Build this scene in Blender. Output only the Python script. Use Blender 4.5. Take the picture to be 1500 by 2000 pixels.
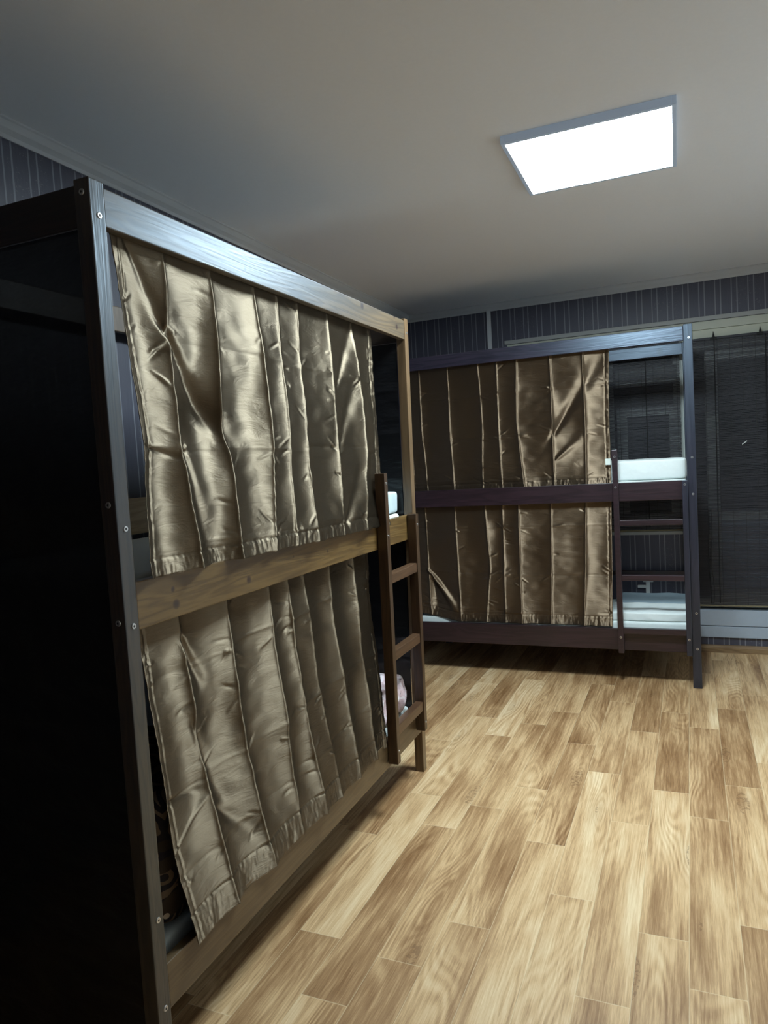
import bpy, bmesh, math, random
from mathutils import Vector, Matrix, noise
random.seed(7)
for o in list(bpy.data.objects): bpy.data.objects.remove(o)
S = bpy.context.scene
COL = S.collection

# ------------------------------------------------------------------ camera
cd = bpy.data.cameras.new('camera'); cam = bpy.data.objects.new('camera', cd); COL.objects.link(cam)
CR = Vector((0.92122579, 0.38460777, -0.05847996)); CU = Vector((0.02794876, 0.08450361, 0.99603113)); CF = Vector((-0.38802308, 0.91920401, -0.06709759))
M = Matrix.Identity(4)
for i in range(3):
    M[i][0] = CR[i]; M[i][1] = CU[i]; M[i][2] = -CF[i]
M[0][3], M[1][3], M[2][3] = 1.23176794, -1.28517041, 1.56678899
cam.matrix_world = M
cd.sensor_fit = 'VERTICAL'; cd.sensor_height = 36; cd.lens = 36 * 1369.5 / 2000
cd.clip_start = .05
S.camera = cam

# ------------------------------------------------------------------ world, exposure, lamp strength
w = bpy.data.worlds.new('world'); S.world = w; w.use_nodes = True
w.node_tree.nodes['Background'].inputs[0].default_value = (.5, .6, .8, 1)
w.node_tree.nodes['Background'].inputs[1].default_value = 0.02
LAMP = 60.0
LAMP_COL = (.76, .92, 1.0)
S.view_settings.view_transform = 'Standard'; S.view_settings.look = 'None'
S.view_settings.gamma = 1; S.view_settings.use_curve_mapping = False
S.view_settings.exposure = 0.55

# ------------------------------------------------------------------ node helpers
class NT:
    def __init__(s, name):
        s.m = bpy.data.materials.new(name); s.m.use_nodes = True
        s.t = s.m.node_tree; s.n = s.t.nodes; s.l = s.t.links
        s.b = s.n['Principled BSDF']; s.out = s.n['Material Output']
    def new(s, ty, **kw):
        n = s.n.new(ty)
        for k, v in kw.items(): setattr(n, k, v)
        return n
    def put(s, sock, v):
        if hasattr(v, 'is_output') or isinstance(v, bpy.types.NodeSocket): s.l.new(v, sock)
        elif isinstance(v, (tuple, list)) and len(v) == 3 and sock.type == 'RGBA': sock.default_value = (*v, 1)
        else: sock.default_value = v
    def coord(s, which='Object'): return s.new('ShaderNodeTexCoord').outputs[which]
    def map(s, v, scale=(1,1,1), loc=(0,0,0), rot=(0,0,0)):
        n = s.new('ShaderNodeMapping'); s.l.new(v, n.inputs[0])
        n.inputs['Scale'].default_value = scale; n.inputs['Location'].default_value = loc; n.inputs['Rotation'].default_value = rot
        return n.outputs[0]
    def math(s, op, a, b=0.0, c=0.0, clamp=False):
        n = s.new('ShaderNodeMath', operation=op, use_clamp=clamp)
        for i, v in enumerate((a, b, c)): s.put(n.inputs[i], v)
        return n.outputs[0]
    def noise(s, v, scale=5, detail=3, rough=.5, dist=0, out='Fac'):
        n = s.new('ShaderNodeTexNoise'); s.l.new(v, n.inputs['Vector'])
        for k, x in (('Scale', scale), ('Detail', detail), ('Roughness', rough), ('Distortion', dist)): n.inputs[k].default_value = x
        return n.outputs[out]
    def vor(s, v, scale=5, feature='F1', out='Distance'):
        n = s.new('ShaderNodeTexVoronoi', feature=feature); s.l.new(v, n.inputs['Vector']); n.inputs['Scale'].default_value = scale
        return n.outputs[out]
    def ramp(s, f, stops):
        n = s.new('ShaderNodeValToRGB'); s.l.new(f, n.inputs[0]); e = n.color_ramp.elements
        while len(e) < len(stops): e.new(.5)
        for k, (p, c) in enumerate(stops):
            e[k].position = p; e[k].color = (*c, 1) if len(c) == 3 else c
        return n.outputs[0]
    def mix(s, f, a, b, mode='MIX'):
        n = s.new('ShaderNodeMix', data_type='RGBA', blend_type=mode)
        s.put(n.inputs[0], f); s.put(n.inputs[6], a); s.put(n.inputs[7], b); return n.outputs[2]
    def sep(s, v):
        n = s.new('ShaderNodeSeparateXYZ'); s.l.new(v, n.inputs[0]); return n.outputs
    def comb(s, x, y, z):
        n = s.new('ShaderNodeCombineXYZ')
        for i, v in enumerate((x, y, z)): s.put(n.inputs[i], v)
        return n.outputs[0]
    def bump(s, h, strength=.3, dist=.002):
        n = s.new('ShaderNodeBump'); s.l.new(h, n.inputs['Height']); n.inputs['Strength'].default_value = strength; n.inputs['Distance'].default_value = dist
        s.l.new(n.outputs[0], s.b.inputs['Normal']); return n
    def P(s, **kw):
        for k, v in kw.items(): s.put(s.b.inputs[k.replace('_', ' ')], v)
        return s

def plain(name, col, rough=.5, metal=0, spec=.5, nz=0, nscale=30, var=.0):
    a = NT(name)
    if var:
        f = a.noise(a.coord(), nscale, 4)
        c = a.mix(f, tuple(x * (1 - var) for x in col), tuple(min(1, x * (1 + var)) for x in col)); a.P(Base_Color=c)
    else: a.P(Base_Color=col)
    a.P(Roughness=rough, Metallic=metal); a.b.inputs['Specular IOR Level'].default_value = spec
    if nz: a.bump(a.noise(a.coord(), nscale, 4), nz, .002)
    return a.m

def wood(name, dark, light, axis, rough=.36, knots=True, coat=.35, spec=.5, seed=0, kn=(), coat_r=.40):
    """stained, varnished pine: grain runs along the given axis"""
    a = NT(name); v = a.coord()
    sc = {'x': (1.1, 14, 14), 'y': (14, 1.1, 14), 'z': (14, 14, 1.1)}[axis]
    g1 = a.noise(a.map(v, sc, (seed, seed * 2.1, 0)), 1.2, 3, .5, .6)
    rings = a.math('SINE', a.math('MULTIPLY', g1, 46))
    sc2 = {'x': (4, 160, 160), 'y': (160, 4, 160), 'z': (160, 160, 4)}[axis]
    fib = a.noise(a.map(v, sc2), 1.0, 3, .6)
    f = a.math('ADD', a.math('MULTIPLY', rings, .22), a.math('ADD', a.math('MULTIPLY', fib, .55), .2))
    big = a.noise(a.map(v, (3, 3, 3)), 1.0, 3)
    f = a.math('ADD', f, a.math('MULTIPLY', a.math('SUBTRACT', big, .5), .7), clamp=True)
    c = a.ramp(f, [(0, dark), (1, light)])
    for (x, y, z, r) in kn:      # knots at their places in the board
        d = a.new('ShaderNodeVectorMath', operation='DISTANCE'); a.l.new(v, d.inputs[0]); d.inputs[1].default_value = (x, y, z)
        k = a.math('DIVIDE', a.math('ADD', d.outputs['Value'], a.math('MULTIPLY', a.math('SUBTRACT', big, .5), r * .5)), r, clamp=True)
        kf = a.math('POWER', k, 3.0)
        c = a.mix(kf, (.030, .012, .007), c)
    a.P(Base_Color=c, Roughness=a.math('ADD', a.math('MULTIPLY', fib, .18), rough - .09))
    if coat >= 1:      # specular tinted blue: the lamp's bluish sheen put into the varnish
        a.b.inputs['IOR'].default_value = 1.8; a.b.inputs['Specular Tint'].default_value = (.64, .82, 1, 1)
    else:
        a.b.inputs['Coat Weight'].default_value = coat; a.b.inputs['Coat Roughness'].default_value = coat_r
    a.b.inputs['Specular IOR Level'].default_value = spec
    a.bump(a.math('ADD', fib, a.math('MULTIPLY', rings, .3)), .22, .0012)
    return a.m

def satin(name, col, rough=.51, metal=.95, weave=True):
    a = NT(name); v = a.coord('UV')
    fine = a.noise(a.map(v, (900, 260, 1)), 1, 2, .6)
    slub = a.noise(a.map(v, (14, 420, 1)), 1, 2, .6)
    mid = a.noise(a.map(v, (7, 5, 1)), 1, 4, .55)
    wr = a.noise(a.map(v, (10, 34, 1), rot=(0, 0, .25)), 1, 4, .6, 1.2)
    c = a.mix(a.math('ADD', a.math('MULTIPLY', fine, .5), a.math('MULTIPLY', slub, .5)), tuple(x * .82 for x in col), tuple(min(1, x * 1.16) for x in col))
    a.P(Base_Color=c, Roughness=a.math('ADD', rough, a.math('MULTIPLY', a.math('SUBTRACT', mid, .5), .12)), Metallic=metal)
    a.b.inputs['Specular IOR Level'].default_value = .4
    a.b.inputs['Anisotropic'].default_value = .97; a.b.inputs['Anisotropic Rotation'].default_value = .25
    tn = a.new('ShaderNodeTangent', direction_type='UV_MAP', uv_map='UVMap'); a.l.new(tn.outputs[0], a.b.inputs['Tangent'])
    h = a.math('ADD', a.math('MULTIPLY', wr, 1.0), a.math('MULTIPLY', fine, .05))
    a.bump(h, .55, .004)
    return a.m

def wallpaper(name, ax):
    a = NT(name); v = a.coord(); s = a.sep(v); u = s[0 if ax == 'x' else 1]
    def stripe(pitch, off, w_):
        f = a.math('FRACT', a.math('ADD', a.math('DIVIDE', u, pitch), off))
        d = a.math('ABSOLUTE', a.math('SUBTRACT', f, .5))
        return a.math('LESS_THAN', d, w_)
    st = a.math('MAXIMUM', stripe(.108, .12, .035), stripe(.108, .46, .03))
    soft = stripe(.54, .3, .16)
    dam = a.math('GREATER_THAN', a.noise(a.map(v, (38, 38, 26)), 1.0, 4, .65, 1.5), .54)
    spk = a.math('GREATER_THAN', a.noise(v, 260, 2), .62)
    mot = a.math('MULTIPLY', a.math('MULTIPLY', dam, soft), spk)
    base = a.mix(a.noise(a.map(v, (300, 300, 8)), 1, 2), (.050, .052, .078), (.078, .080, .112))
    c = a.mix(a.math('MULTIPLY', st, .75), base, (.24, .25, .29))
    c = a.mix(a.math('MULTIPLY', mot, .7), c, (.20, .20, .22))
    a.P(Base_Color=c, Roughness=.46); a.b.inputs['Specular IOR Level'].default_value = .5
    a.bump(a.math('ADD', a.math('MULTIPLY', st, .6), a.noise(v, 220, 3)), .3, .001)
    return a.m

# ------------------------------------------------------------------ geometry helpers
def tag(o, label=None, cat=None, group=None, kind=None):
    if label: o['label'] = label
    if cat: o['category'] = cat
    if group: o['group'] = group
    if kind: o['kind'] = kind
    return o
def obj(name, bm, mat, parent=None, smooth=False):
    me = bpy.data.meshes.new(name); bm.normal_update(); bm.to_mesh(me); bm.free()
    o = bpy.data.objects.new(name, me); COL.objects.link(o)
    for m in (mat if isinstance(mat, (list, tuple)) else [mat]): me.materials.append(m)
    if smooth:
        for p in me.polygons: p.use_smooth = True
    if parent is not None:
        o.parent = parent
        o.matrix_parent_inverse = parent.matrix_world.inverted() if False else Matrix.Translation(-Vector(parent.location))
    return o
def thing(name, label, cat, loc=(0, 0, 0), group=None):
    o = bpy.data.objects.new(name, None); COL.objects.link(o); o.location = loc; o.empty_display_size = .1
    return tag(o, label, cat, group)
def box(bm, a, b, bev=.003, seg=2):
    r = bmesh.ops.create_cube(bm, size=1)
    vs = r['verts']; a = Vector(a); b = Vector(b); c = (a + b) / 2; d = b - a
    for v in vs: v.co = Vector((v.co.x * d.x, v.co.y * d.y, v.co.z * d.z)) + c
    if bev:
        es = list({e for v in vs for e in v.link_edges})
        bmesh.ops.bevel(bm, geom=es, offset=min(bev, min(abs(x) for x in d) * .4), segments=seg, affect='EDGES', profile=.6)
def B(name, a, b, mat, parent=None, bev=.003, warp=None):
    bm = bmesh.new(); box(bm, a, b, bev)
    if warp:
        for v in bm.verts: v.co = warp(v.co)
    return obj(name, bm, mat, parent)
def cyl(bm, p, q, r, n=12, r2=None):
    p = Vector(p); q = Vector(q); d = q - p
    res = bmesh.ops.create_cone(bm, cap_ends=True, segments=n, radius1=r, radius2=r if r2 is None else r2, depth=d.length)
    Mx = Matrix.Translation((p + q) / 2) @ d.to_track_quat('Z', 'Y').to_matrix().to_4x4()
    for v in res['verts']: v.co = Mx @ v.co
def struct(o): o['kind'] = 'structure'; return o
def prism(bm, prof, axis, a, b):
    """extrude a closed 2D profile [(p,z)] along x or y"""
    L = []
    for t in (a, b): L.append([bm.verts.new((t, p, z) if axis == 'x' else (p, t, z)) for p, z in prof])
    n = len(prof)
    for i in range(n): bm.faces.new((L[0][i], L[0][(i + 1) % n], L[1][(i + 1) % n], L[1][i]))
    bm.faces.new(L[0]); bm.faces.new(list(reversed(L[1])))
    bmesh.ops.recalc_face_normals(bm, faces=bm.faces)

# ------------------------------------------------------------------ materials
m_ceil = plain('ceiling_paint', (.84, .86, .90), .75, nz=.05, nscale=60, var=.02)
m_cornice = plain('cornice_white', (.55, .57, .60), .6, nz=.1, nscale=80)
m_trim = plain('grey_trim', (.34, .35, .345), .5)
m_pvc = plain('white_pvc', (.62, .66, .62), .3, var=.03)
m_panel = plain('white_panel_blue_light', (.40, .47, .56), .35, var=.05)  # white boards, with the bluish light there put into their colour
m_wallx = wallpaper('wallpaper_back', 'x'); m_wally = wallpaper('wallpaper_side', 'y')
m_bolt = plain('bolt_steel', (.6, .6, .6), .3, metal=.9); m_hex = plain('bolt_recess', (.02, .02, .02), .5)
m_glass = NT('window_glass'); m_glass.P(Base_Color=(.02, .025, .03), Roughness=.04); m_glass.b.inputs['Transmission Weight'].default_value = .5; m_glass = m_glass.m
m_white = plain('white_cotton', (.80, .86, .84), .85, nz=.35, nscale=45, var=.04)
m_pillow = plain('pale_blue_pillowcase', (.46, .55, .57), .85, nz=.5, nscale=30, var=.08)
m_grey = plain('grey_blue_blanket', (.24, .31, .35), .9, nz=.5, nscale=160, var=.08)
m_matt = plain('mattress_ticking', (.72, .78, .76), .85, nz=.3, nscale=70, var=.06)

HON_D, HON_L = (.070, .036, .009), (.19, .112, .034)
m_rail_mid = wood('honey_stained_pine', HON_D, HON_L, 'y', .42, seed=1, kn=((0, .188, 1.232, .016), (0, .526, 1.238, .014), (0, .179, 1.273, .009), (0, 1.05, 1.255, .011), (0, .8, 1.27, .007)))
m_rail_top = wood('pine_top_rail', (.05, .034, .020), (.15, .098, .046), 'y', .45, seed=3, coat=1.0, coat_r=.42, kn=((0.02, 1.48, 2.243, .019), (0.02, 1.833, 2.255, .013), (0.03, 1.858, 2.212, .016), (.01, .62, 2.20, .008)))
m_rail_low = wood('pine_low_rail', (.06, .036, .015), (.13, .083, .038), 'y', .42, seed=5)
m_rear = wood('brightened_pine_rear', (.30, .20, .09), (.55, .40, .22), 'y', .45, seed=15)  # paler colour stands in for light missing on the rear rails
m_post = wood('walnut_stained_post', (.028, .018, .010), (.085, .056, .032), 'z', .42, seed=2, coat=1.0, coat_r=.45)
m_post_far = wood('worn_brown_post', (.07, .04, .018), (.18, .11, .055), 'z', .36, seed=4)
m_lad = wood('brown_ladder_stile', (.026, .012, .005), (.075, .038, .015), 'z', .38, seed=6)
m_rung = wood('brown_ladder_rung', (.05, .022, .010), (.12, .062, .028), 'y', .4, seed=7)
m_endw = wood('brown_end_rail', (.010, .006, .004), (.030, .018, .011), 'x', .45, seed=8)
W_D, W_L = (.010, .007, .013), (.042, .028, .046)
m_wx = wood('wenge_rail', W_D, (.050, .036, .060), 'x', .33, seed=9, coat=1.2, spec=.5, coat_r=.46, kn=((1.13, 4.42, 2.29, .03),))
m_wmid = wood('wenge_plum_rail', (.009, .004, .006), (.034, .015, .021), 'x', .36, seed=10)
m_wz = wood('wenge_post', W_D, (.024, .018, .030), 'z', .38, seed=11, coat=1.0, coat_r=.45)
m_wy = wood('wenge_end', W_D, W_L, 'y', .4, seed=12)
m_satin = satin('bronze_satin', (.186, .147, .101))
m_satin_b = satin('brown_satin', (.22, .163, .110))

def voile():
    a = NT('black_voile'); v = a.coord()
    a.P(Base_Color=(.008, .008, .009), Roughness=.32); a.b.inputs['Specular IOR Level'].default_value = .3
    f = a.noise(a.map(v, (3, 3, 8)), 1.5, 4); a.bump(f, .6, .02)
    t = a.new('ShaderNodeBsdfTransparent'); mx = a.new('ShaderNodeMixShader')
    mx.inputs[0].default_value = .985
    a.l.new(t.outputs[0], mx.inputs[1]); a.l.new(a.b.outputs[0], mx.inputs[2]); a.l.new(mx.outputs[0], a.out.inputs[0])
    return a.m
m_voile = voile()

def floral(name, c0, c1, c2, c3, sc):
    a = NT(name); v = a.coord(); d = a.noise(a.map(v, (sc * .6,) * 3), 1, 3, .5, 0, 'Color')
    vv = a.mix(.09, v, d); e = a.vor(vv, sc, 'DISTANCE_TO_EDGE'); f = a.vor(vv, sc * 1.6)
    r = a.math('SINE', a.math('MULTIPLY', f, 22))
    c = a.mix(a.math('GREATER_THAN', r, .35), c0, c1)
    c = a.mix(a.math('LESS_THAN', e, .09), c, c2)
    c = a.mix(a.math('LESS_THAN', f, .16), c, c3)
    a.P(Base_Color=c, Roughness=.75); a.bump(a.noise(v, 60, 4), .3, .003)
    return a.m
m_floral = floral('dark_floral_cloth', (.025, .02, .025), (.24, .165, .10), (.06, .04, .025), (.75, .62, .46), 8)
m_pink = floral('pink_print_cloth', (.72, .56, .58), (.66, .48, .50), (.80, .70, .72), (.36, .28, .34), 14)

# ------------------------------------------------------------------ room shell
XW, YW, ZC = -.895, 4.502, 2.83
XR, YF = 2.45, -2.1
def plank_floor():
    a = NT('oak_print_vinyl'); uv = a.coord('UV')
    at = a.new('ShaderNodeAttribute', attribute_name='plank'); rnd = at.outputs['Color']; rs = a.sep(at.outputs['Vector'])
    U = a.sep(uv); off = a.comb(a.math('MULTIPLY', rs[0], 37.0), a.math('MULTIPLY', rs[1], 91.0), rs[2])
    def P(sx, sy):
        n = a.new('ShaderNodeVectorMath', operation='ADD'); a.l.new(a.map(uv, (sx, sy, 1)), n.inputs[0]); a.l.new(off, n.inputs[1]); return n.outputs[0]
    # cathedral figure: contours of a stretched noise
    g = a.noise(P(6.0, .85), 1.0, 1.0, .4, .2)
    k = a.vor(P(6.5, 1.7), .8); kn = a.math('POWER', a.math('SUBTRACT', 1.0, a.math('MULTIPLY', k, 2.2), clamp=True), 2.4)
    g2 = a.math('ADD', g, a.math('MULTIPLY', kn, .22))
    rings = a.math('SINE', a.math('MULTIPLY', g2, 150.0))
    rings2 = a.math('SINE', a.math('MULTIPLY', g2, 52.0))
    fib = a.noise(P(260, 9), 1.0, 5, .75); fib2 = a.noise(P(70, 3), 1.0, 3, .6)
    tone = a.noise(P(7.5, 1.3), 1.0, 2, .5)
    f = a.math('ADD', a.math('MULTIPLY', a.math('SUBTRACT', tone, .5), 1.35), a.math('MULTIPLY', a.math('SUBTRACT', rs[2], .5), .34))
    fm = a.math('MULTIPLY', a.math('SUBTRACT', a.noise(P(3.5, 1.6), 1.0, 1, .5), .42, clamp=True), 4.0, clamp=True)
    f = a.math('ADD', f, a.math('MULTIPLY', a.math('MULTIPLY', rings, fm), .12)); f = a.math('ADD', f, a.math('MULTIPLY', rings2, .03))
    f = a.math('ADD', f, a.math('MULTIPLY', a.math('SUBTRACT', fib, .5), .95)); f = a.math('ADD', f, a.math('MULTIPLY', a.math('SUBTRACT', fib2, .5), .75))
    f = a.math('ADD', f, .46, clamp=True)
    c = a.ramp(f, [(0, (.225, .112, .044)), (.3, (.40, .232, .108)), (.6, (.66, .435, .225)), (1, (.85, .65, .40))])
    hot = a.math('GREATER_THAN', kn, .42)
    spot = a.math('MULTIPLY', a.math('GREATER_THAN', a.noise(P(70, 60), 1.0, 3, .6), .52), hot)
    c = a.mix(a.math('MULTIPLY', kn, .45), c, (.25, .13, .055)); c = a.mix(a.math('MULTIPLY', spot, .42), c, (.14, .065, .028))
    # seams: UV.x in 0..w, edges stored by second map
    e = a.new('ShaderNodeUVMap', uv_map='edge'); E = a.sep(e.outputs[0])
    def near(s_, ln, wd):
        d = a.math('MULTIPLY', a.math('MINIMUM', s_, a.math('SUBTRACT', 1.0, s_)), ln); return a.math('LESS_THAN', d, wd)
    s1 = near(E[0], .152, .0013); s2 = near(E[1], 1.04, .0016)
    seam = a.math('MAXIMUM', s1, s2)
    c = a.mix(a.math('MULTIPLY', seam, .42), c, (.80, .66, .42))
    a.P(Base_Color=c, Roughness=a.math('ADD', .36, a.math('MULTIPLY', fib, .12))); a.b.inputs['Specular IOR Level'].default_value = .42
    a.bump(a.math('SUBTRACT', fib, a.math('MULTIPLY', seam, 1.5)), .15, .0008)
    bm = bmesh.new(); L1 = bm.loops.layers.uv.new('UVMap'); L2 = bm.loops.layers.uv.new('edge'); CL = bm.faces.layers.float_vector.new('plank')
    offs = {0: .81, 1: 1.155, -1: 1.02, -2: .68, -3: 1.14, -4: 1.465, -5: .885, -6: .65}
    rr = random.Random(3); sl = .014; PW, PL = .1525, 1.04
    for c_ in range(-16, 14):
        o_ = offs.get(c_, rr.random() * PL) % PL
        x0 = 1.2085 + c_ * PW
        for r in range(-5, 6):
            y0 = o_ + r * PL; f0, f1 = y0, y0 + PL
            if f1 < YF or f0 > YW + .3: continue
            y0c = max(f0, YF - .1); y1c = min(f1, YW + .15)
            xa = max(x0, XW - .3); xb = min(x0 + PW, XR + .3)
            if xb <= xa: continue
            q = [(x0, y0c), (x0 + PW, y0c), (x0 + PW, y1c), (x0, y1c)]
            fc = bm.faces.new([bm.verts.new((x + sl * y, y + .0 * x, 0)) for x, y in q])
            fc[CL] = Vector((rr.random(), rr.random(), rr.random()))
            for lp, (x, y) in zip(fc.loops, q):
                lp[L1].uv = (x - x0, y - f0); lp[L2].uv = ((x - x0) / PW, (y - f0) / PL)
    bmesh.ops.remove_doubles(bm, verts=bm.verts, dist=1e-5)
    bm.normal_update()
    for f_ in bm.faces:
        if f_.normal.z < 0: f_.normal_flip()
    return struct(obj('floor', bm, a.m))
plank_floor()
struct(B('ceiling', (XW - .1, YF - .1, ZC), (XR + .1, YW + .25, ZC + .1), m_ceil, bev=0))
struct(B('wall_left', (XW - .1, YF, 0), (XW, YW + .1, ZC), m_wally, bev=0))
struct(B('wall_right', (XR, YF, 0), (XR + .1, YW + .1, ZC), plain('pale_wall_paint', (.78, .78, .78), .7), bev=0))
struct(B('wall_front', (XW - .1, YF - .1, 0), (XR + .1, YF, ZC), m_wallx, bev=0))
WX0, WX1, WXM = -.03, 2.25, 1.275
bm = bmesh.new()
for a_, b_ in (((XW, YW, 0), (WX0, YW + .14, ZC)), ((WX0, YW, 2.485), (WX1, YW + .14, ZC)), ((WX1, YW, 0), (XR, YW + .14, ZC)), ((WX0, YW, 0), (WXM, YW + .14, .93)), ((WXM, YW, 0), (WX1, YW + .14, .115))):
    box(bm, a_, b_, 0)
struct(obj('wall_back', bm, m_wallx))
# cornices
cp = [(0, 0), (.006, 0), (.012, .012), (.028, .026), (.040, .046), (.046, .05), (.046, .056), (0, .056)]
for nm, ax, a_, b_, f in (('trim_1', 'y', YF, YW, lambda p, z: (XW + p, ZC - .056 + z)), ('trim_2', 'x', XW, XR, lambda p, z: (YW - p, ZC - .056 + z)), ('trim_3', 'y', YF, YW, lambda p, z: (XR - p, ZC - .056 + z))):
    bm = bmesh.new(); prism(bm, [f(p, z) for p, z in cp], ax, a_, b_); struct(obj(nm, bm, m_cornice))
struct(B('trim_4', (-.189, YW - .014, 0.06), (-.154, YW, ZC - .05), m_cornice, bev=.003))
struct(B('trim_5', (WX0 - .02, YW - .012, 2.487), (WX1 + .03, YW, 2.519), m_trim))       # strip over the window
struct(B('trim_6', (WX1, YW - .012, .06), (WX1 + .03, YW, 2.487), m_trim))
struct(B('trim_7', (.45, YW - .010, .905), (WXM, YW, .93), m_trim))                      # under the window
struct(B('trim_8', (WXM - .022, YW - .010, .06), (WXM, YW, .905), m_trim))
m_base = wood('baseboard_oak', (.16, .09, .04), (.36, .24, .12), 'x', .4)
bm = bmesh.new(); prism(bm, [(YW, 0), (YW - .016, 0), (YW - .014, .035), (YW - .008, .055), (YW, .058)], 'x', XW, XR); struct(obj('baseboard_back', bm, m_base))
bm = bmesh.new(); prism(bm, [(XW, 0), (XW + .016, 0), (XW + .014, .035), (XW + .008, .055), (XW, .058)], 'y', YF, YW); struct(obj('baseboard_left', bm, wood('baseboard_oak_side', (.16, .09, .04), (.36, .24, .12), 'y', .4)))
# white grooved panel boards below the balcony door blind
pn = struct(B('trim_9', (WXM + .03, YW - .022, .119), (WX1, YW + .05, .204), m_panel, bev=.004))
struct(B('trim_10', (WXM + .03, YW - .022, .209), (WX1, YW + .05, .330), m_panel, bev=.004))
# window and balcony door
def frame(bm, x0, x1, z0, z1, y0, y1, t):
    box(bm, (x0, y0, z0), (x0 + t, y1, z1), .004); box(bm, (x1 - t, y0, z0), (x1, y1, z1), .004)
    box(bm, (x0 + t, y0, z1 - t), (x1 - t, y1, z1), .004); box(bm, (x0 + t, y0, z0), (x1 - t, y1, z0 + t), .004)
bm = bmesh.new(); frame(bm, WX0, WXM, .932, 2.35, YW + .05, YW + .12, .06)
win = struct(obj('window_1', bm, m_pvc))
bm = bmesh.new(); frame(bm, .80, 1.255, .985, 1.90, YW + .035, YW + .07, .075); s_ = obj('window_sash', bm, m_pvc, win)
bm = bmesh.new(); frame(bm, .03, .78, .985, 2.27, YW + .035, YW + .07, .07); obj('window_sash', bm, m_pvc, win)
B('transom', (.80, YW + .04, 2.06), (1.24, YW + .08, 2.20), m_pvc, win)
bm = bmesh.new(); box(bm, (.825, YW + .012, 1.60), (.845, YW + .036, 1.63), .002); box(bm, (.826, YW + .008, 1.60), (.842, YW + .02, 1.72), .005); obj('window_handle', bm, m_pvc, s_)
B('window_pane', (.0, YW + .085, .98), (1.25, YW + .095, 2.30), m_glass, win, bev=0)
bm = bmesh.new(); frame(bm, WXM, WX1, .335, 2.35, YW + .05, YW + .12, .07)
dr = struct(obj('door_1', bm, m_pvc))
bm = bmesh.new(); frame(bm, WXM + .16, WX1 - .08, .40, 2.27, YW + .035, YW + .07, .085); obj('door_sash', bm, m_pvc, dr)
B('door_panel', (WXM + .2, YW + .045, .45), (WX1 - .12, YW + .065, 1.0), m_panel, dr)
B('door_rail', (WXM + .2, YW + .04, 1.0), (WX1 - .12, YW + .07, 1.07), m_pvc, dr)
B('door_pane', (WXM + .06, YW + .085, 1.04), (WX1 - .06, YW + .095, 2.30), m_glass, dr, bev=0)
# cream head board of the recess, two steps
struct(B('trim_11', (WX0, YW + .002, 2.425), (WX1, YW + .13, 2.4849), plain('cream_head_board', (.50, .52, .44), .5), bev=.003))
struct(B('trim_12', (WX0, YW + .010, 2.352), (WX1, YW + .13, 2.424), plain('cream_head_strip', (.56, .57, .46), .5), bev=.003))
# dark night outside the panes
struct(B('trim_13', (WX0 - .1, YW + .30, 0), (WX1 + .1, YW + .32, 2.8), plain('night_outside', (.01, .012, .016), .9), bev=0))

# ------------------------------------------------------------------ ceiling lamp
lamp = thing('ceiling_light', 'square glowing white panel light fixed to the ceiling', 'light', (.95, 1.79, ZC))
lx0, lx1, ly0, ly1, lz = .638, 1.247, 1.574, 2.157, 2.802
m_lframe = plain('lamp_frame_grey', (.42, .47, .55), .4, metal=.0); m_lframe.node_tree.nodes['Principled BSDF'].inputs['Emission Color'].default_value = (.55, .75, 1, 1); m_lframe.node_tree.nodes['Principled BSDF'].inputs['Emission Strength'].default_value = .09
bm = bmesh.new(); t = .017
for a_, b_ in (((lx0 - t, ly0 - t, lz - .004), (lx0, ly1 + t, ZC)), ((lx1, ly0 - t, lz - .004), (lx1 + t, ly1 + t, ZC)), ((lx0, ly0 - t, lz - .004), (lx1, ly0, ZC)), ((lx0, ly1, lz - .004), (lx1, ly1 + t, ZC))): box(bm, a_, b_, .002)
obj('lamp_frame', bm, m_lframe, lamp)
a = NT('lamp_diffuser_glow'); a.P(Base_Color=(.9, .9, .9), Roughness=.5); a.b.inputs['Emission Color'].default_value = (*LAMP_COL, 1); a.b.inputs['Emission Strength'].default_value = LAMP
B('lamp_diffuser', (lx0, ly0, lz - .003), (lx1, ly1, lz + .012), a.m, lamp, bev=0)

# ------------------------------------------------------------------ bunk beds
def bolt(p, n, parent, r=.0085):
    """hex-socket furniture bolt head, n = outward normal"""
    p = Vector(p); n = Vector(n); bm = bmesh.new()
    cyl(bm, p - n * .002, p + n * .0022, r, 16, r * .8)
    o = obj('bolt', bm, m_bolt, parent, False)
    bm = bmesh.new(); cyl(bm, p + n * .0015, p + n * .0026, r * .36, 6); obj('bolt_socket', bm, m_hex, o)
    return o

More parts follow.
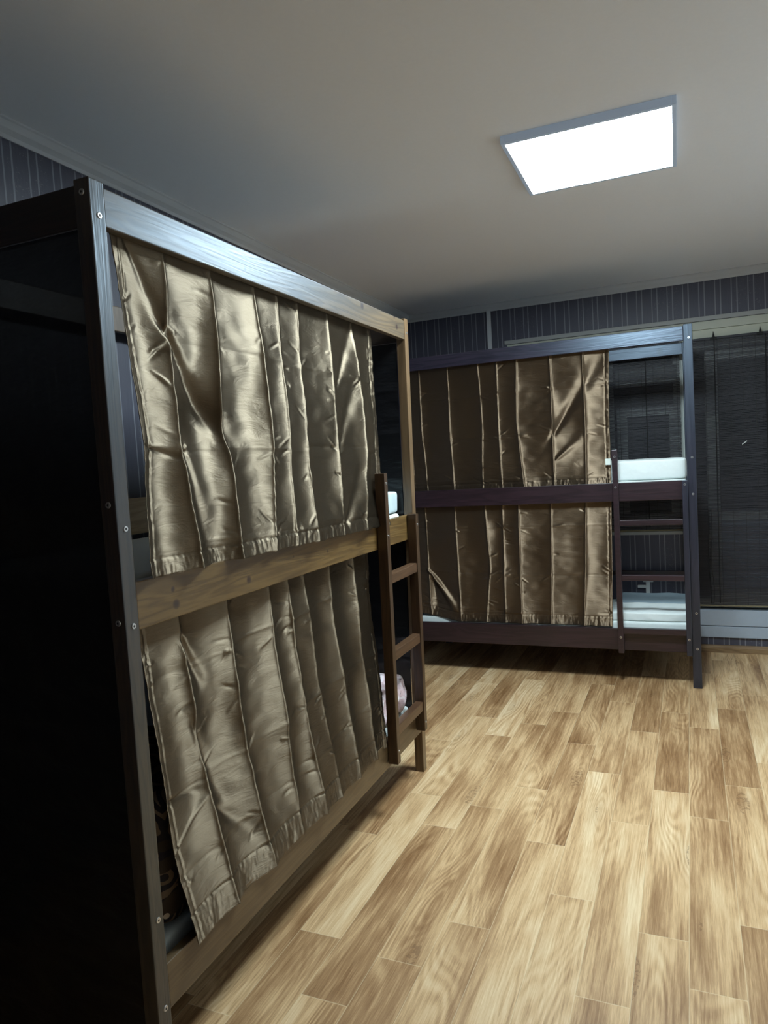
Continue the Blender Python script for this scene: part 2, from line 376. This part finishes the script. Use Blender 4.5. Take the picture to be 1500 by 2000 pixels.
LEAN = .03
def wl(v): return Vector((v.x + LEAN * v.z / 2.27 * max(0, v.y) / 2, v.y, v.z))
L = thing('bunk_bed', 'brown stained wooden bunk bed along the left wall, closest to the camera', 'bunk bed', (-.43, 1.0, 0), 'wooden bunk beds')
PS, D = .0455, .87
Hh = 2.269
for (x, y, m) in ((0, 0, m_post), (0, 2 - PS, m_post_far), (-D + PS, 0, m_post), (-D + PS, 2 - PS, m_post)):
    B('post', (x - PS, y, 0), (x, y + PS, Hh), m, L, .003, wl)
def lrail(name, z0, z1, mat, x0=-.030, x1=-.002, y0=PS, y1=2 - PS): return B(name, (x0, y0, z0), (x1, y1, z1), mat, L, .003, wl)
lrail('top_rail', 2.167, 2.258, m_rail_top)
lrail('side_rail', 1.197, 1.316, m_rail_mid)
lrail('side_rail', .213, .332, m_rail_low)
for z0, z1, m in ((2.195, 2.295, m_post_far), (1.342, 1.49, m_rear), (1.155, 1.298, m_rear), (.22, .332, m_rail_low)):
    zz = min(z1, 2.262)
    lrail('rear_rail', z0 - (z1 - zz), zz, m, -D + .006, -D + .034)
for y in (0, 2 - PS):
    for z0, z1 in ((2.160, 2.258), (1.20, 1.30), (.213, .332)):
        yy = (y + .004, y + .032) if y == 0 else (y + .012, y + .040)
        if z0 < 2 and y == 0: yy = (y + .016, y + .042)
        B('end_rail', (-D + PS, yy[0], z0), (-PS, yy[1], z1), m_endw, L, .003, wl)
for z in (1.225, .245):
    B('bed_base', (-D + .036, .05, z), (-.034, 1.95, z + .015), m_endw, L, .002, wl)
for z in (2.187, 1.449, 1.211, .463, .230): bolt((0, .026, z), (1, 0, 0), L)
for z in (2.257 - .02, 1.509, 1.223): bolt((-.022, 0, z), (0, -1, 0), L)
for z in (2.2, 1.27, .27): bolt(wl(Vector((0, 2 - .022, z))), (1, 0, 0), L, .007)

def ladder_left():
    bmq = []
    def bb(y0, y1, z0, z1, x0=.001, x1=.047): return (x0, y0, z0), (x1, y1, z1)
    for (y0, y1, z0, z1) in ((1.51, 1.545, .233, 1.53), (1.872, 1.907, .25, 1.322)):
        a_, b_ = bb(y0, y1, z0, z1)
        st = B('ladder_stile', a_, b_, m_lad, L, .003, wl)
        for z in ((z1 - .045, 1.255, .29) if y0 < 1.6 else (1.27, .29)):
            p = wl(Vector((.047, (y0 + y1) / 2, z))); bolt(p, (1, 0, 0), st, .006)
    for zt in (1.085, .738, .398):
        B('ladder_rung', (.004, 1.545, zt - .045), (.042, 1.872, zt), m_rung, L, .004, wl)
ladder_left()

yb = 3.586
K = thing('bunk_bed', 'dark wenge bunk bed standing across the back of the room in front of the window', 'bunk bed', (.338, yb + .43, 0), 'wooden bunk beds')
bp = .0534; KH = 2.337; X1 = 1.3383; X0 = X1 - 2.0; KD = .87
for x in (X0, X1 - bp):
    for y in (yb, yb + KD - .05): B('post', (x, y, 0), (x + bp, y + .05, KH), m_wz, K)
def brail(name, z0, z1, mat, y0=None, y1=None):
    y0 = yb + .003 if y0 is None else y0; y1 = yb + .031 if y1 is None else y1
    return B(name, (X0 + bp, y0, z0), (X1 - bp, y1, z1), mat, K)
brail('top_rail', 2.236, 2.328, m_wx); brail('side_rail', 1.234, 1.357, m_wmid); brail('side_rail', .2335, .377, m_wmid)
brail('rear_rail', 2.252, 2.336, m_wx, yb + KD - .04, yb + KD - .012)
brail('rear_rail', 1.234, 1.33, m_wmid, yb + KD - .04, yb + KD - .012); brail('rear_rail', .2335, .377, m_wmid, yb + KD - .04, yb + KD - .012)
brail('rear_rail', .60, .635, m_wmid, yb + KD - .04, yb + KD - .012)
for x in (X0 + .012, X1 - bp + .012):
    for z0, z1 in ((2.236, 2.328), (1.234, 1.33), (.2335, .377)): B('end_rail', (x, yb + .05, z0), (x + .028, yb + KD - .05, z1), m_wy, K)
for z in (1.262, .262): B('bed_base', (X0 + bp, yb + .034, z), (X1 - bp, yb + KD - .044, z + .014), m_wy, K, .002)
for z in (2.251, 1.50, 1.266, .495, .261): bolt((1.3155, yb, z), (0, -1, 0), K, .0085)
for (x0, x1, z0, z1, bz) in ((.832, .868, .222, 1.576, (1.53, 1.33, .33)), (1.252, 1.2845, .222, 1.357, (1.331, .33))):
    st = B('ladder_stile', (x0, yb - .043, z0), (x1, yb + .002, z1), m_wmid if x0 < 1 else m_wz, K)
    for z in bz: bolt(((x0 + x1) / 2, yb - .043, z), (0, -1, 0), st, .0085)
for zt in (1.112, .748, .392):
    B('ladder_rung', (.868, yb - .040, zt - .038), (1.252, yb - .004, zt), m_wmid, K, .004)

# ------------------------------------------------------------------ satin curtains
def sstep(a, b, x):
    t = min(1, max(0, (x - a) / (b - a))); return t * t * (3 - 2 * t)
GC = 'satin curtains on the bunk beds'
def curtain(name, rows, P, N, W, H, mat, label, cat, seed, hems=(.035, .05), bulge=.019, ridge=.004, folds=(), hcr=(.30, .62, .93), group=None, lift=None, hsl=0.0, res=.0042, wig=1.4, amps=None):
    """rows: [(t,[s positions of the creases incl. both edges])] in metres along the width; P(u,t) gives the base point; N normal"""
    rnd = random.Random(seed)
    nc = len(rows[0][1]); N = Vector(N)
    def cre(t):
        for (t0, a), (t1, b) in zip(rows, rows[1:]):
            if t <= t1 or (t1, b) == rows[-1]:
                k = (t - t0) / (t1 - t0); k = max(0, min(1, k)); return [x + (y - x) * k for x, y in zip(a, b)]
    def kf(): return [rnd.uniform(-1, 1) for _ in range(5)]
    hk = [kf() for _ in range(nc)]; bk = [kf() for _ in range(nc - 1)]; sk = [rnd.uniform(-.25, .25) for _ in range(nc - 1)]
    hj = [[rnd.uniform(-.012, .012) for _ in range(nc - 1)] for _ in hcr]; ha = [[rnd.choice((-1, 1, 1)) * rnd.uniform(.4, 1) for _ in range(nc - 1)] for _ in hcr]
    def kv(a, t):
        x = t * 4; i = min(3, int(x)); f = x - i; f = f * f * (3 - 2 * f); return a[i] * (1 - f) + a[i + 1] * f
    wr = []
    for _ in range(int(70 * wig)):      # short sharp wrinkles radiating from the crease crossings
        i = rnd.randrange(nc); h = rnd.choice(hcr) + rnd.uniform(-.02, .02) if rnd.random() < .6 else rnd.uniform(.05, .92); ang = rnd.uniform(-.7, .7) + (0 if rnd.random() < .5 else math.pi)
        wr.append((i, h, ang, rnd.uniform(.03, .10), rnd.uniform(.002, .005) * rnd.choice((-1, 1))))
    wr = [w_ for w_ in wr]
    nu = int(W / res); nv = int(H / res); bm = bmesh.new(); uvl = bm.loops.layers.uv.new('UVMap'); G = []
    segs = []
    for (i, h, ang, ln, am) in wr:
        c = cre(h); s0 = c[i]; z0 = h * H; segs.append((s0, z0, math.cos(ang), math.sin(ang), ln, am))
    for j in range(nv + 1):
        t = j / nv; c = cre(t); row = []
        for q in range(nu + 1):
            u = q / nu; s = c[0] + (c[-1] - c[0]) * u
            i = 0
            while i < nc - 2 and s > c[i + 1]: i += 1
            w_ = c[i + 1] - c[i]; f = (s - c[i]) / w_; f = min(1, max(0, f))
            env = .25 + .75 * sstep(0, .25, t)
            h0 = kv(hk[i], t) * .009 * env; h1 = kv(hk[i + 1], t) * .009 * env
            amp = (amps[i] if amps else 1.0)
            fa = f ** (1.0 + sk[i]) if f > 0 else 0
            bl = bulge * amp * (w_ / .19) * (.8 + .55 * kv(bk[i], t)) * env
            d = h0 + (h1 - h0) * f - bl * 4 * fa * (1 - fa)
            for k in (i, i + 1):
                if 0 < k < nc - 1: d += ridge * math.exp(-abs(s - c[k]) / .0045)
            z = t * H
            for a_, hc in enumerate(hcr):      # horizontal packing creases, one per panel
                dz = z - (hc * H + hj[a_][i] + hsl * (s - c[0]))
                if abs(dz) < .2:
                    d += ha[a_][i] * (.0042 * math.exp(-abs(dz) / .0045) + .0028 * math.exp(-abs(dz) / .05)) * min(1, 8 * min(f, 1 - f) + .35)
            for (s0, z0, ca, sa, ln, am) in segs:
                dx = s - s0; dzz = z - z0; al = dx * ca + dzz * sa
                if 0 < al < ln:
                    pe = -dx * sa + dzz * ca
                    if abs(pe) < .015: d += am * math.exp(-(pe / .0045) ** 2) * math.sin(math.pi * al / ln)
            for (s0, t0, s1, t1, wd, am) in folds:      # broad diagonal drag folds
                ax, ay, bx, by = s0, t0 * H, s1, t1 * H; vx, vy = bx - ax, by - ay; LL = vx * vx + vy * vy
                k = ((s - ax) * vx + (z - ay) * vy) / LL
                if -.15 < k < 1.15:
                    pe = ((s - ax) * vy - (z - ay) * vx) / math.sqrt(LL); wq = wd * (.35 + .9 * max(0, k))
                    d += am * math.exp(-(pe / wq) ** 2) * sstep(-.15, .1, k) * (1 - sstep(.8, 1.15, k))
            nz = noise.noise(Vector((s * 5, z * 4, seed))) * .006 + noise.noise(Vector((s * 13, z * 22, seed + 5))) * .0022 * wig
            d += nz * env
            # side hems pucker
            e = min(s - c[0], c[-1] - s)
            if e < hems[0]:
                d += .0022 * noise.noise(Vector((e * 40, z * 60, seed + 9))) + (.0018 if abs(e - hems[0] * .75) < .003 else 0) * -1
            # bottom hem: gathered
            b_ = H - z
            if b_ < hems[1]:
                gz = .35 + .65 * noise.noise(Vector((s * 7, 2, seed + 4))); d += .0042 * gz * noise.noise(Vector((s * 60 + z * 9, z * 14, seed + 3))) + .0016 * noise.noise(Vector((s * 150, z * 40, seed)))
                if abs(b_ - hems[1] + .004) < .005: d -= .003
            p = P(s, t) + N * d
            if lift: p.z += lift(s, t)
            p += Vector((0, 0, .004 * noise.noise(Vector((s * 22, 0, seed))) * sstep(.9, 1, t)))
            v = bm.verts.new(p); row.append((v, (s, z)))
        G.append(row)
    for j in range(nv):
        for q in range(nu):
            vs = (G[j][q], G[j + 1][q], G[j + 1][q + 1], G[j][q + 1])
            f = bm.faces.new([v[0] for v in vs]); f.smooth = True
            for lp, v in zip(f.loops, vs): lp[uvl].uv = v[1]
    o = obj(name, bm, mat); o.data.validate()
    so = o.modifiers.new('thickness', 'SOLIDIFY'); so.thickness = .0012; so.offset = 0
    return tag(o, label, cat, group or GC)
ULr = [(0, (.10, .287, .494, .726, .866, 1.006, 1.231, 1.458, 1.648)), (.64, (.106, .245, .467, .701, .827, .944, 1.186, 1.431, 1.580)), (1, (.078, .272, .463, .654, .796, .927, 1.146, 1.354, 1.594))]
def PUL(s, t):
    z = 2.20 - t * (2.20 - (1.318 - .02 * s / 1.6)); x = -.046 + .072 * t ** .9
    return wl(Vector((x, s, z)))
c1 = curtain('curtain', ULr, PUL, (1, 0, 0), 1.53, .88, m_satin, 'bronze satin curtain over the upper level of the left bunk, hem over the middle rail', 'curtain', 11,
    folds=((.26, .26, .50, .62, .035, -.016), (.11, .62, .25, .66, .008, -.006), (.14, .0, .26, .24, .02, -.006), (1.25, .34, 1.47, .02, .03, -.008), (1.22, .62, 1.42, .30, .035, -.008), (1.20, .96, 1.40, .70, .04, -.012), (.27, .62, .33, .98, .035, -.010)),
    hcr=(.30, .625, .93), amps=(1, 1.5, 1.0, .7, .6, .8, .9, 1))
LLr = [(0, (.078, .235, .46, .698, .815, .928, 1.138, 1.351, 1.50)), (.5, (.100, .285, .49, .71, .84, .96, 1.155, 1.36, 1.50)), (1, (.145, .336, .532, .729, .882, 1.014, 1.179, 1.364, 1.491))]
def PLL(s, t):
    z = 1.235 - t * (1.235 - .318); x = -.048 + .066 * t ** 1.4
    return wl(Vector((x, s, z)))
c2 = curtain('curtain', LLr, PLL, (1, 0, 0), 1.42, .917, m_satin, 'bronze satin curtain over the lower level of the left bunk, reaching the bottom rail', 'curtain', 23,
    folds=((.25, .12, .33, .30, .022, -.012), (.27, .40, .40, .75, .045, -.014), (.34, .70, .50, .86, .03, -.008), (.115, .56, .27, .60, .010, -.005), (.12, .72, .30, .62, .007, .005)), hems=(.03, .085),
    hcr=(.22, .58, .80), amps=(1, 1.6, 1.0, 1.0, .8, .7, 1.0, .9), hsl=-.03)
BUr = [(0, (-.62, -.509, -.29, -.064, .072, .215, .442, .661, .833)), (.5, (-.61, -.506, -.291, -.05, .068, .199, .447, .663, .820)), (1, (-.60, -.483, -.276, -.066, .078, .237, .441, .655, .818))]
def PB(ztop, zbot, y0, y1, pw=1.0):
    return lambda s, t: Vector((s, y0 + (y1 - y0) * t ** pw, ztop - t * (ztop - zbot)))
c3 = curtain('curtain', BUr, PB(2.27, 1.345, yb + .05, yb + .046), (0, -1, 0), 1.44, .925, m_satin_b, 'brown satin curtain over the upper level of the back bunk, with a small white tag', 'curtain', 31,
    folds=((.44, .62, .82, .0, .05, -.014), (.46, .80, .66, .62, .03, .010)), hcr=(.27, .60, .93), ridge=.006, bulge=.007, amps=(1, 1, 1, .7, .7, 1, 1.5, 1.2), res=.0048, wig=1.1)
BLr = [(0, (-.62, -.515, -.286, -.06, .070, .186, .413, .648, .816)), (.55, (-.61, -.51, -.280, -.04, .062, .178, .40, .63, .806)), (1, (-.60, -.505, -.272, -.084, .057, .179, .382, .606, .794))]
def liftBL(s, t): return .055 * (1 - sstep(-.62, -.25, s)) * sstep(.3, 1, t)
c4 = curtain('curtain', BLr, PB(1.262, .382, yb + .05, yb + .042, 1.0), (0, -1, 0), 1.40, .88, m_satin_b, 'brown satin curtain over the lower level of the back bunk, one bottom corner lifted', 'curtain', 47,
    folds=((-.50, .60, -.30, .92, .03, .022), (-.49, .62, -.45, .95, .03, -.012)), hems=(.03, .07), hcr=(.22, .60, .90), ridge=.006, bulge=.010, lift=liftBL, res=.0048, wig=1.1)
tg = B('care_tag', (.786, yb + .028, 1.478), (.820, yb + .033, 1.520), plain('white_tag', (.75, .82, .75), .7), None, .001)
tg.parent = c3; tag(tg, 'white tag')

# black voile cloths closing the two ends of the near bunk
def voile_cloth(y, x0, x1, z0, z1, label, seed, sg):
    bm = bmesh.new(); nx, nz = 60, 110; G = []
    for j in range(nz + 1):
        row = []
        for i in range(nx + 1):
            x = x0 + (x1 - x0) * i / nx; z = z1 - (z1 - z0) * j / nz
            d = .004 * noise.noise(Vector((x * 7, z * 2, seed))) + .003 * noise.noise(Vector((x * 3, z * 14, seed)))
            for hc in (1.93, 1.72, 1.50, 1.40, 1.0, .7): d += .004 * math.exp(-abs(z - hc - .02 * x) / .015)
            row.append(bm.verts.new(wl(Vector((x, y + d * sg, z)))))
        G.append(row)
    for j in range(nz):
        for i in range(nx): bm.faces.new((G[j][i], G[j + 1][i], G[j + 1][i + 1], G[j][i + 1])).smooth = True
    o = obj('end_curtain', bm, m_voile); return tag(o, label, 'curtain', 'sheer black cloths at the bunk ends')
voile_cloth(.006, -D + PS + .004, -PS - .002, .012, 2.158, 'sheer black cloth closing the near end of the left bunk bed', 3, 1)
voile_cloth(1.956, -D + PS + .004, -PS - .002, .335, 1.195, 'sheer black cloth at the far end of the lower level of the left bunk', 6, -1)
voile_cloth(1.956, -D + PS + .004, -PS - .002, 1.32, 2.155, 'sheer black cloth at the far end of the upper level of the left bunk', 4, -1)

# ------------------------------------------------------------------ bedding
def soft(name, c, size, mat, label, cat, seed=0, amp=.01, fr=7, e=.35, n=48, parent=None, warp=False, crease=.0, rot=0):
    """rounded cushion-like body with creases"""
    bm = bmesh.new(); r = bmesh.ops.create_cube(bm, size=2)
    bmesh.ops.subdivide_edges(bm, edges=bm.edges, cuts=n, use_grid_fill=True)
    c = Vector(c); hx, hy, hz = (s / 2 for s in size); R = Matrix.Rotation(rot, 3, 'Z')
    for v in bm.verts:
        p = v.co.copy(); q = p.normalized(); mx = max(abs(p.x), abs(p.y), abs(p.z))
        sp = (abs(q.x) ** (2 / e) + abs(q.y) ** (2 / e) + abs(q.z) ** (2 / e)) ** (-e / 2)
        w_ = q * sp
        pos = Vector((w_.x * hx, w_.y * hy, w_.z * hz)); P3 = pos * fr + Vector((seed, seed, 0))
        dd = noise.noise(P3) * amp + noise.noise(P3 * 2.7) * amp * .4
        rd = 1 - abs(noise.noise(P3 * 1.3 + Vector((9, 3, 1)))) * 2
        dd += crease * rd
        pos += q * dd
        v.co = R @ pos + c
    zmin = c.z - hz
    for v in bm.verts:
        if v.co.z < zmin: v.co.z = zmin
    return tag(obj(name, bm, mat, parent, True), label, cat)
def mattress(a, b, label, mat=m_matt):
    bm = bmesh.new(); box(bm, a, b, .022, 4); return tag(obj('mattress', bm, mat, None, True), label, 'mattress', 'mattresses on the bunk beds')
mattress((-D + .04, .055, .2615), (-.06, 1.95, .345), 'white mattress on the lower level of the left bunk bed')
mattress((-D + .04, .055, 1.2415), (-.045, 1.94, 1.325), 'white mattress on the upper level of the left bunk bed')
mattress((X0 + bp + .005, yb + .06, 1.277), (X1 - bp - .004, yb + KD - .05, 1.362), 'white mattress on the upper level of the back bunk bed')
mattress((X0 + bp + .005, yb + .06, .277), (X1 - bp - .004, yb + KD - .05, .415), 'white mattress on the lower level of the back bunk bed')
soft('folded_sheet', (.99, yb + .30, 1.431), (.58, .44, .135), m_white, 'folded white bedding on the upper level of the back bunk', 'bedding', 3, .004, 6, .16, crease=.004)
soft('blanket', (1.03, yb + .60, .447), (.50, .36, .062), m_grey, 'grey-blue folded blanket on the lower level of the back bunk', 'blanket', 5, .004, 6, .2, crease=.003)
soft('sheet', (.98, yb + .24, .446), (.6, .34, .06), m_white, 'rumpled white sheet at the foot of the lower back bunk', 'sheet', 8, .004, 9, .2, crease=.004)
soft('pillow', (-.215, 1.765, 1.381), (.34, .34, .106), m_pillow, 'white pillow at the far end of the upper left bunk', 'pillow', 9, .005, 7, .14, crease=.005)
soft('blanket', (-.290, .365, .532), (.40, .54, .37), m_floral, 'dark floral blanket bunched at the near end of the lower left bunk', 'blanket', 12, .012, 7, .2, crease=.008, rot=.13)
soft('quilt', (-.172, 1.66, .434), (.25, .53, .165), m_pink, 'pink and white printed quilt bunched at the far end of the lower left bunk', 'quilt', 14, .012, 10, .42, crease=.02)

# ------------------------------------------------------------------ bamboo blinds
m_slat = plain('dark_bamboo_slats', (.020, .019, .026), .55, var=.35, nscale=50)
m_cord = plain('black_cord', (.006, .006, .006), .7)
def blind(x0, x1, z0, z1, y, label, cords, hooks, pull, seed):
    rn = random.Random(seed)
    T = thing('bamboo_blind', label, 'blind', ((x0 + x1) / 2, y, z0), 'dark bamboo roll blinds')
    bm = bmesh.new(); z = z0
    while z < z1:
        h = rn.uniform(.0038, .0056); dx = rn.uniform(-.002, .002); dz = rn.uniform(-.0006, .0006); g = rn.uniform(.0010, .0030)
        vs = [(x0 + dx, z), (x1 + dx, z + dz), (x1 + dx, z + h + dz), (x0 + dx, z + h)]
        f = [bm.verts.new((a, y, b)) for a, b in vs]; k = [bm.verts.new((a, y + .0022, b)) for a, b in vs]
        bm.faces.new(f); bm.faces.new(k[::-1])
        for i in range(4): bm.faces.new((f[i], k[i], k[(i + 1) % 4], f[(i + 1) % 4]))
        z += h + g
    bmesh.ops.recalc_face_normals(bm, faces=bm.faces)
    obj('slats', bm, m_slat, T)
    bm = bmesh.new()
    n = int((x1 - x0) / .085)
    for i in range(n + 1):
        x = x0 + .02 + (x1 - x0 - .04) * i / n
        box(bm, (x - .0012, y - .0015, z0 - .004), (x + .0012, y - .0001, z1), 0)
    obj('binding_threads', bm, m_cord, T)
    B('head_batten', (x0, y - .006, z1 - .004), (x1, y + .012, z1 + .014), m_slat, T)
    B('bottom_batten', (x0, y - .004, z0 - .012), (x1, y + .006, z0), plain('worn_batten', (.20, .17, .10), .6), T)
    for x in cords:
        bm = bmesh.new(); cyl(bm, (x, y - .008, z0 + .02), (x + .004, y - .008, z1), .0035, 8); obj('lift_cord', bm, m_cord, T)
    for x in hooks:
        bm = bmesh.new(); cyl(bm, (x, y - .006, z1), (x, y - .006, z1 + .03), .010, 10, .006); cyl(bm, (x, y - .006, z1 + .03), (x, y - .006, z1 + .055), .005, 8, .001); box(bm, (x - .022, y - .012, z1 - .008), (x + .022, y - .001, z1 + .012), .003)
        obj('hook', bm, m_cord, T)
    if pull:
        x = pull; bm = bmesh.new(); pts = [Vector((x + .012 * math.sin(k * .7) * (k / 14), y - .010, 1.1 - k * .055)) for k in range(14)]
        pts += [p + Vector((.02, 0, 0)) for p in reversed(pts)]
        for p, q in zip(pts, pts[1:]): cyl(bm, p, q, .002, 6)
        obj('pull_cord', bm, m_cord, T)
    return T
blind(-.02, 1.262, .945, 2.345, YW - .012, 'dark bamboo blind hanging over the window behind the back bunk', (.35, 1.02,), (.3, .95), None, 5)
b2 = blind(1.335, 2.2, .37, 2.345, YW - .026, 'dark bamboo blind hanging to the right of the back bunk, down to the white panel', (1.497, 1.83), (1.497, 1.80), 1.43, 6)
bm = bmesh.new(); prism(bm, [(YW - .034, 1.560), (YW - .028, 1.560), (YW - .028, 1.566), (YW - .034, 1.566)], 'x', 1.668, 1.70)  # small slanted pale bar in front of the slats
for v in bm.verts: v.co.z += (v.co.x - 1.668) * .7
sp = obj('sliver', bm, m_white, b2); tag(sp, 'small pale sliver across the slats')

# white T-shaped fitting on the wallpaper below the window
bm = bmesh.new(); box(bm, (.975, YW - .020, .42), (1.005, YW - .0005, .545), .003); box(bm, (.915, YW - .018, .488), (.985, YW - .0005, .510), .003); box(bm, (.955, YW - .016, .535), (1.03, YW - .0005, .549), .003)
tag(obj('wall_bracket', bm, plain('white_plastic', (.7, .75, .75), .4)), 'small white T-shaped plastic fitting on the wall behind the lower back bunk', 'bracket')
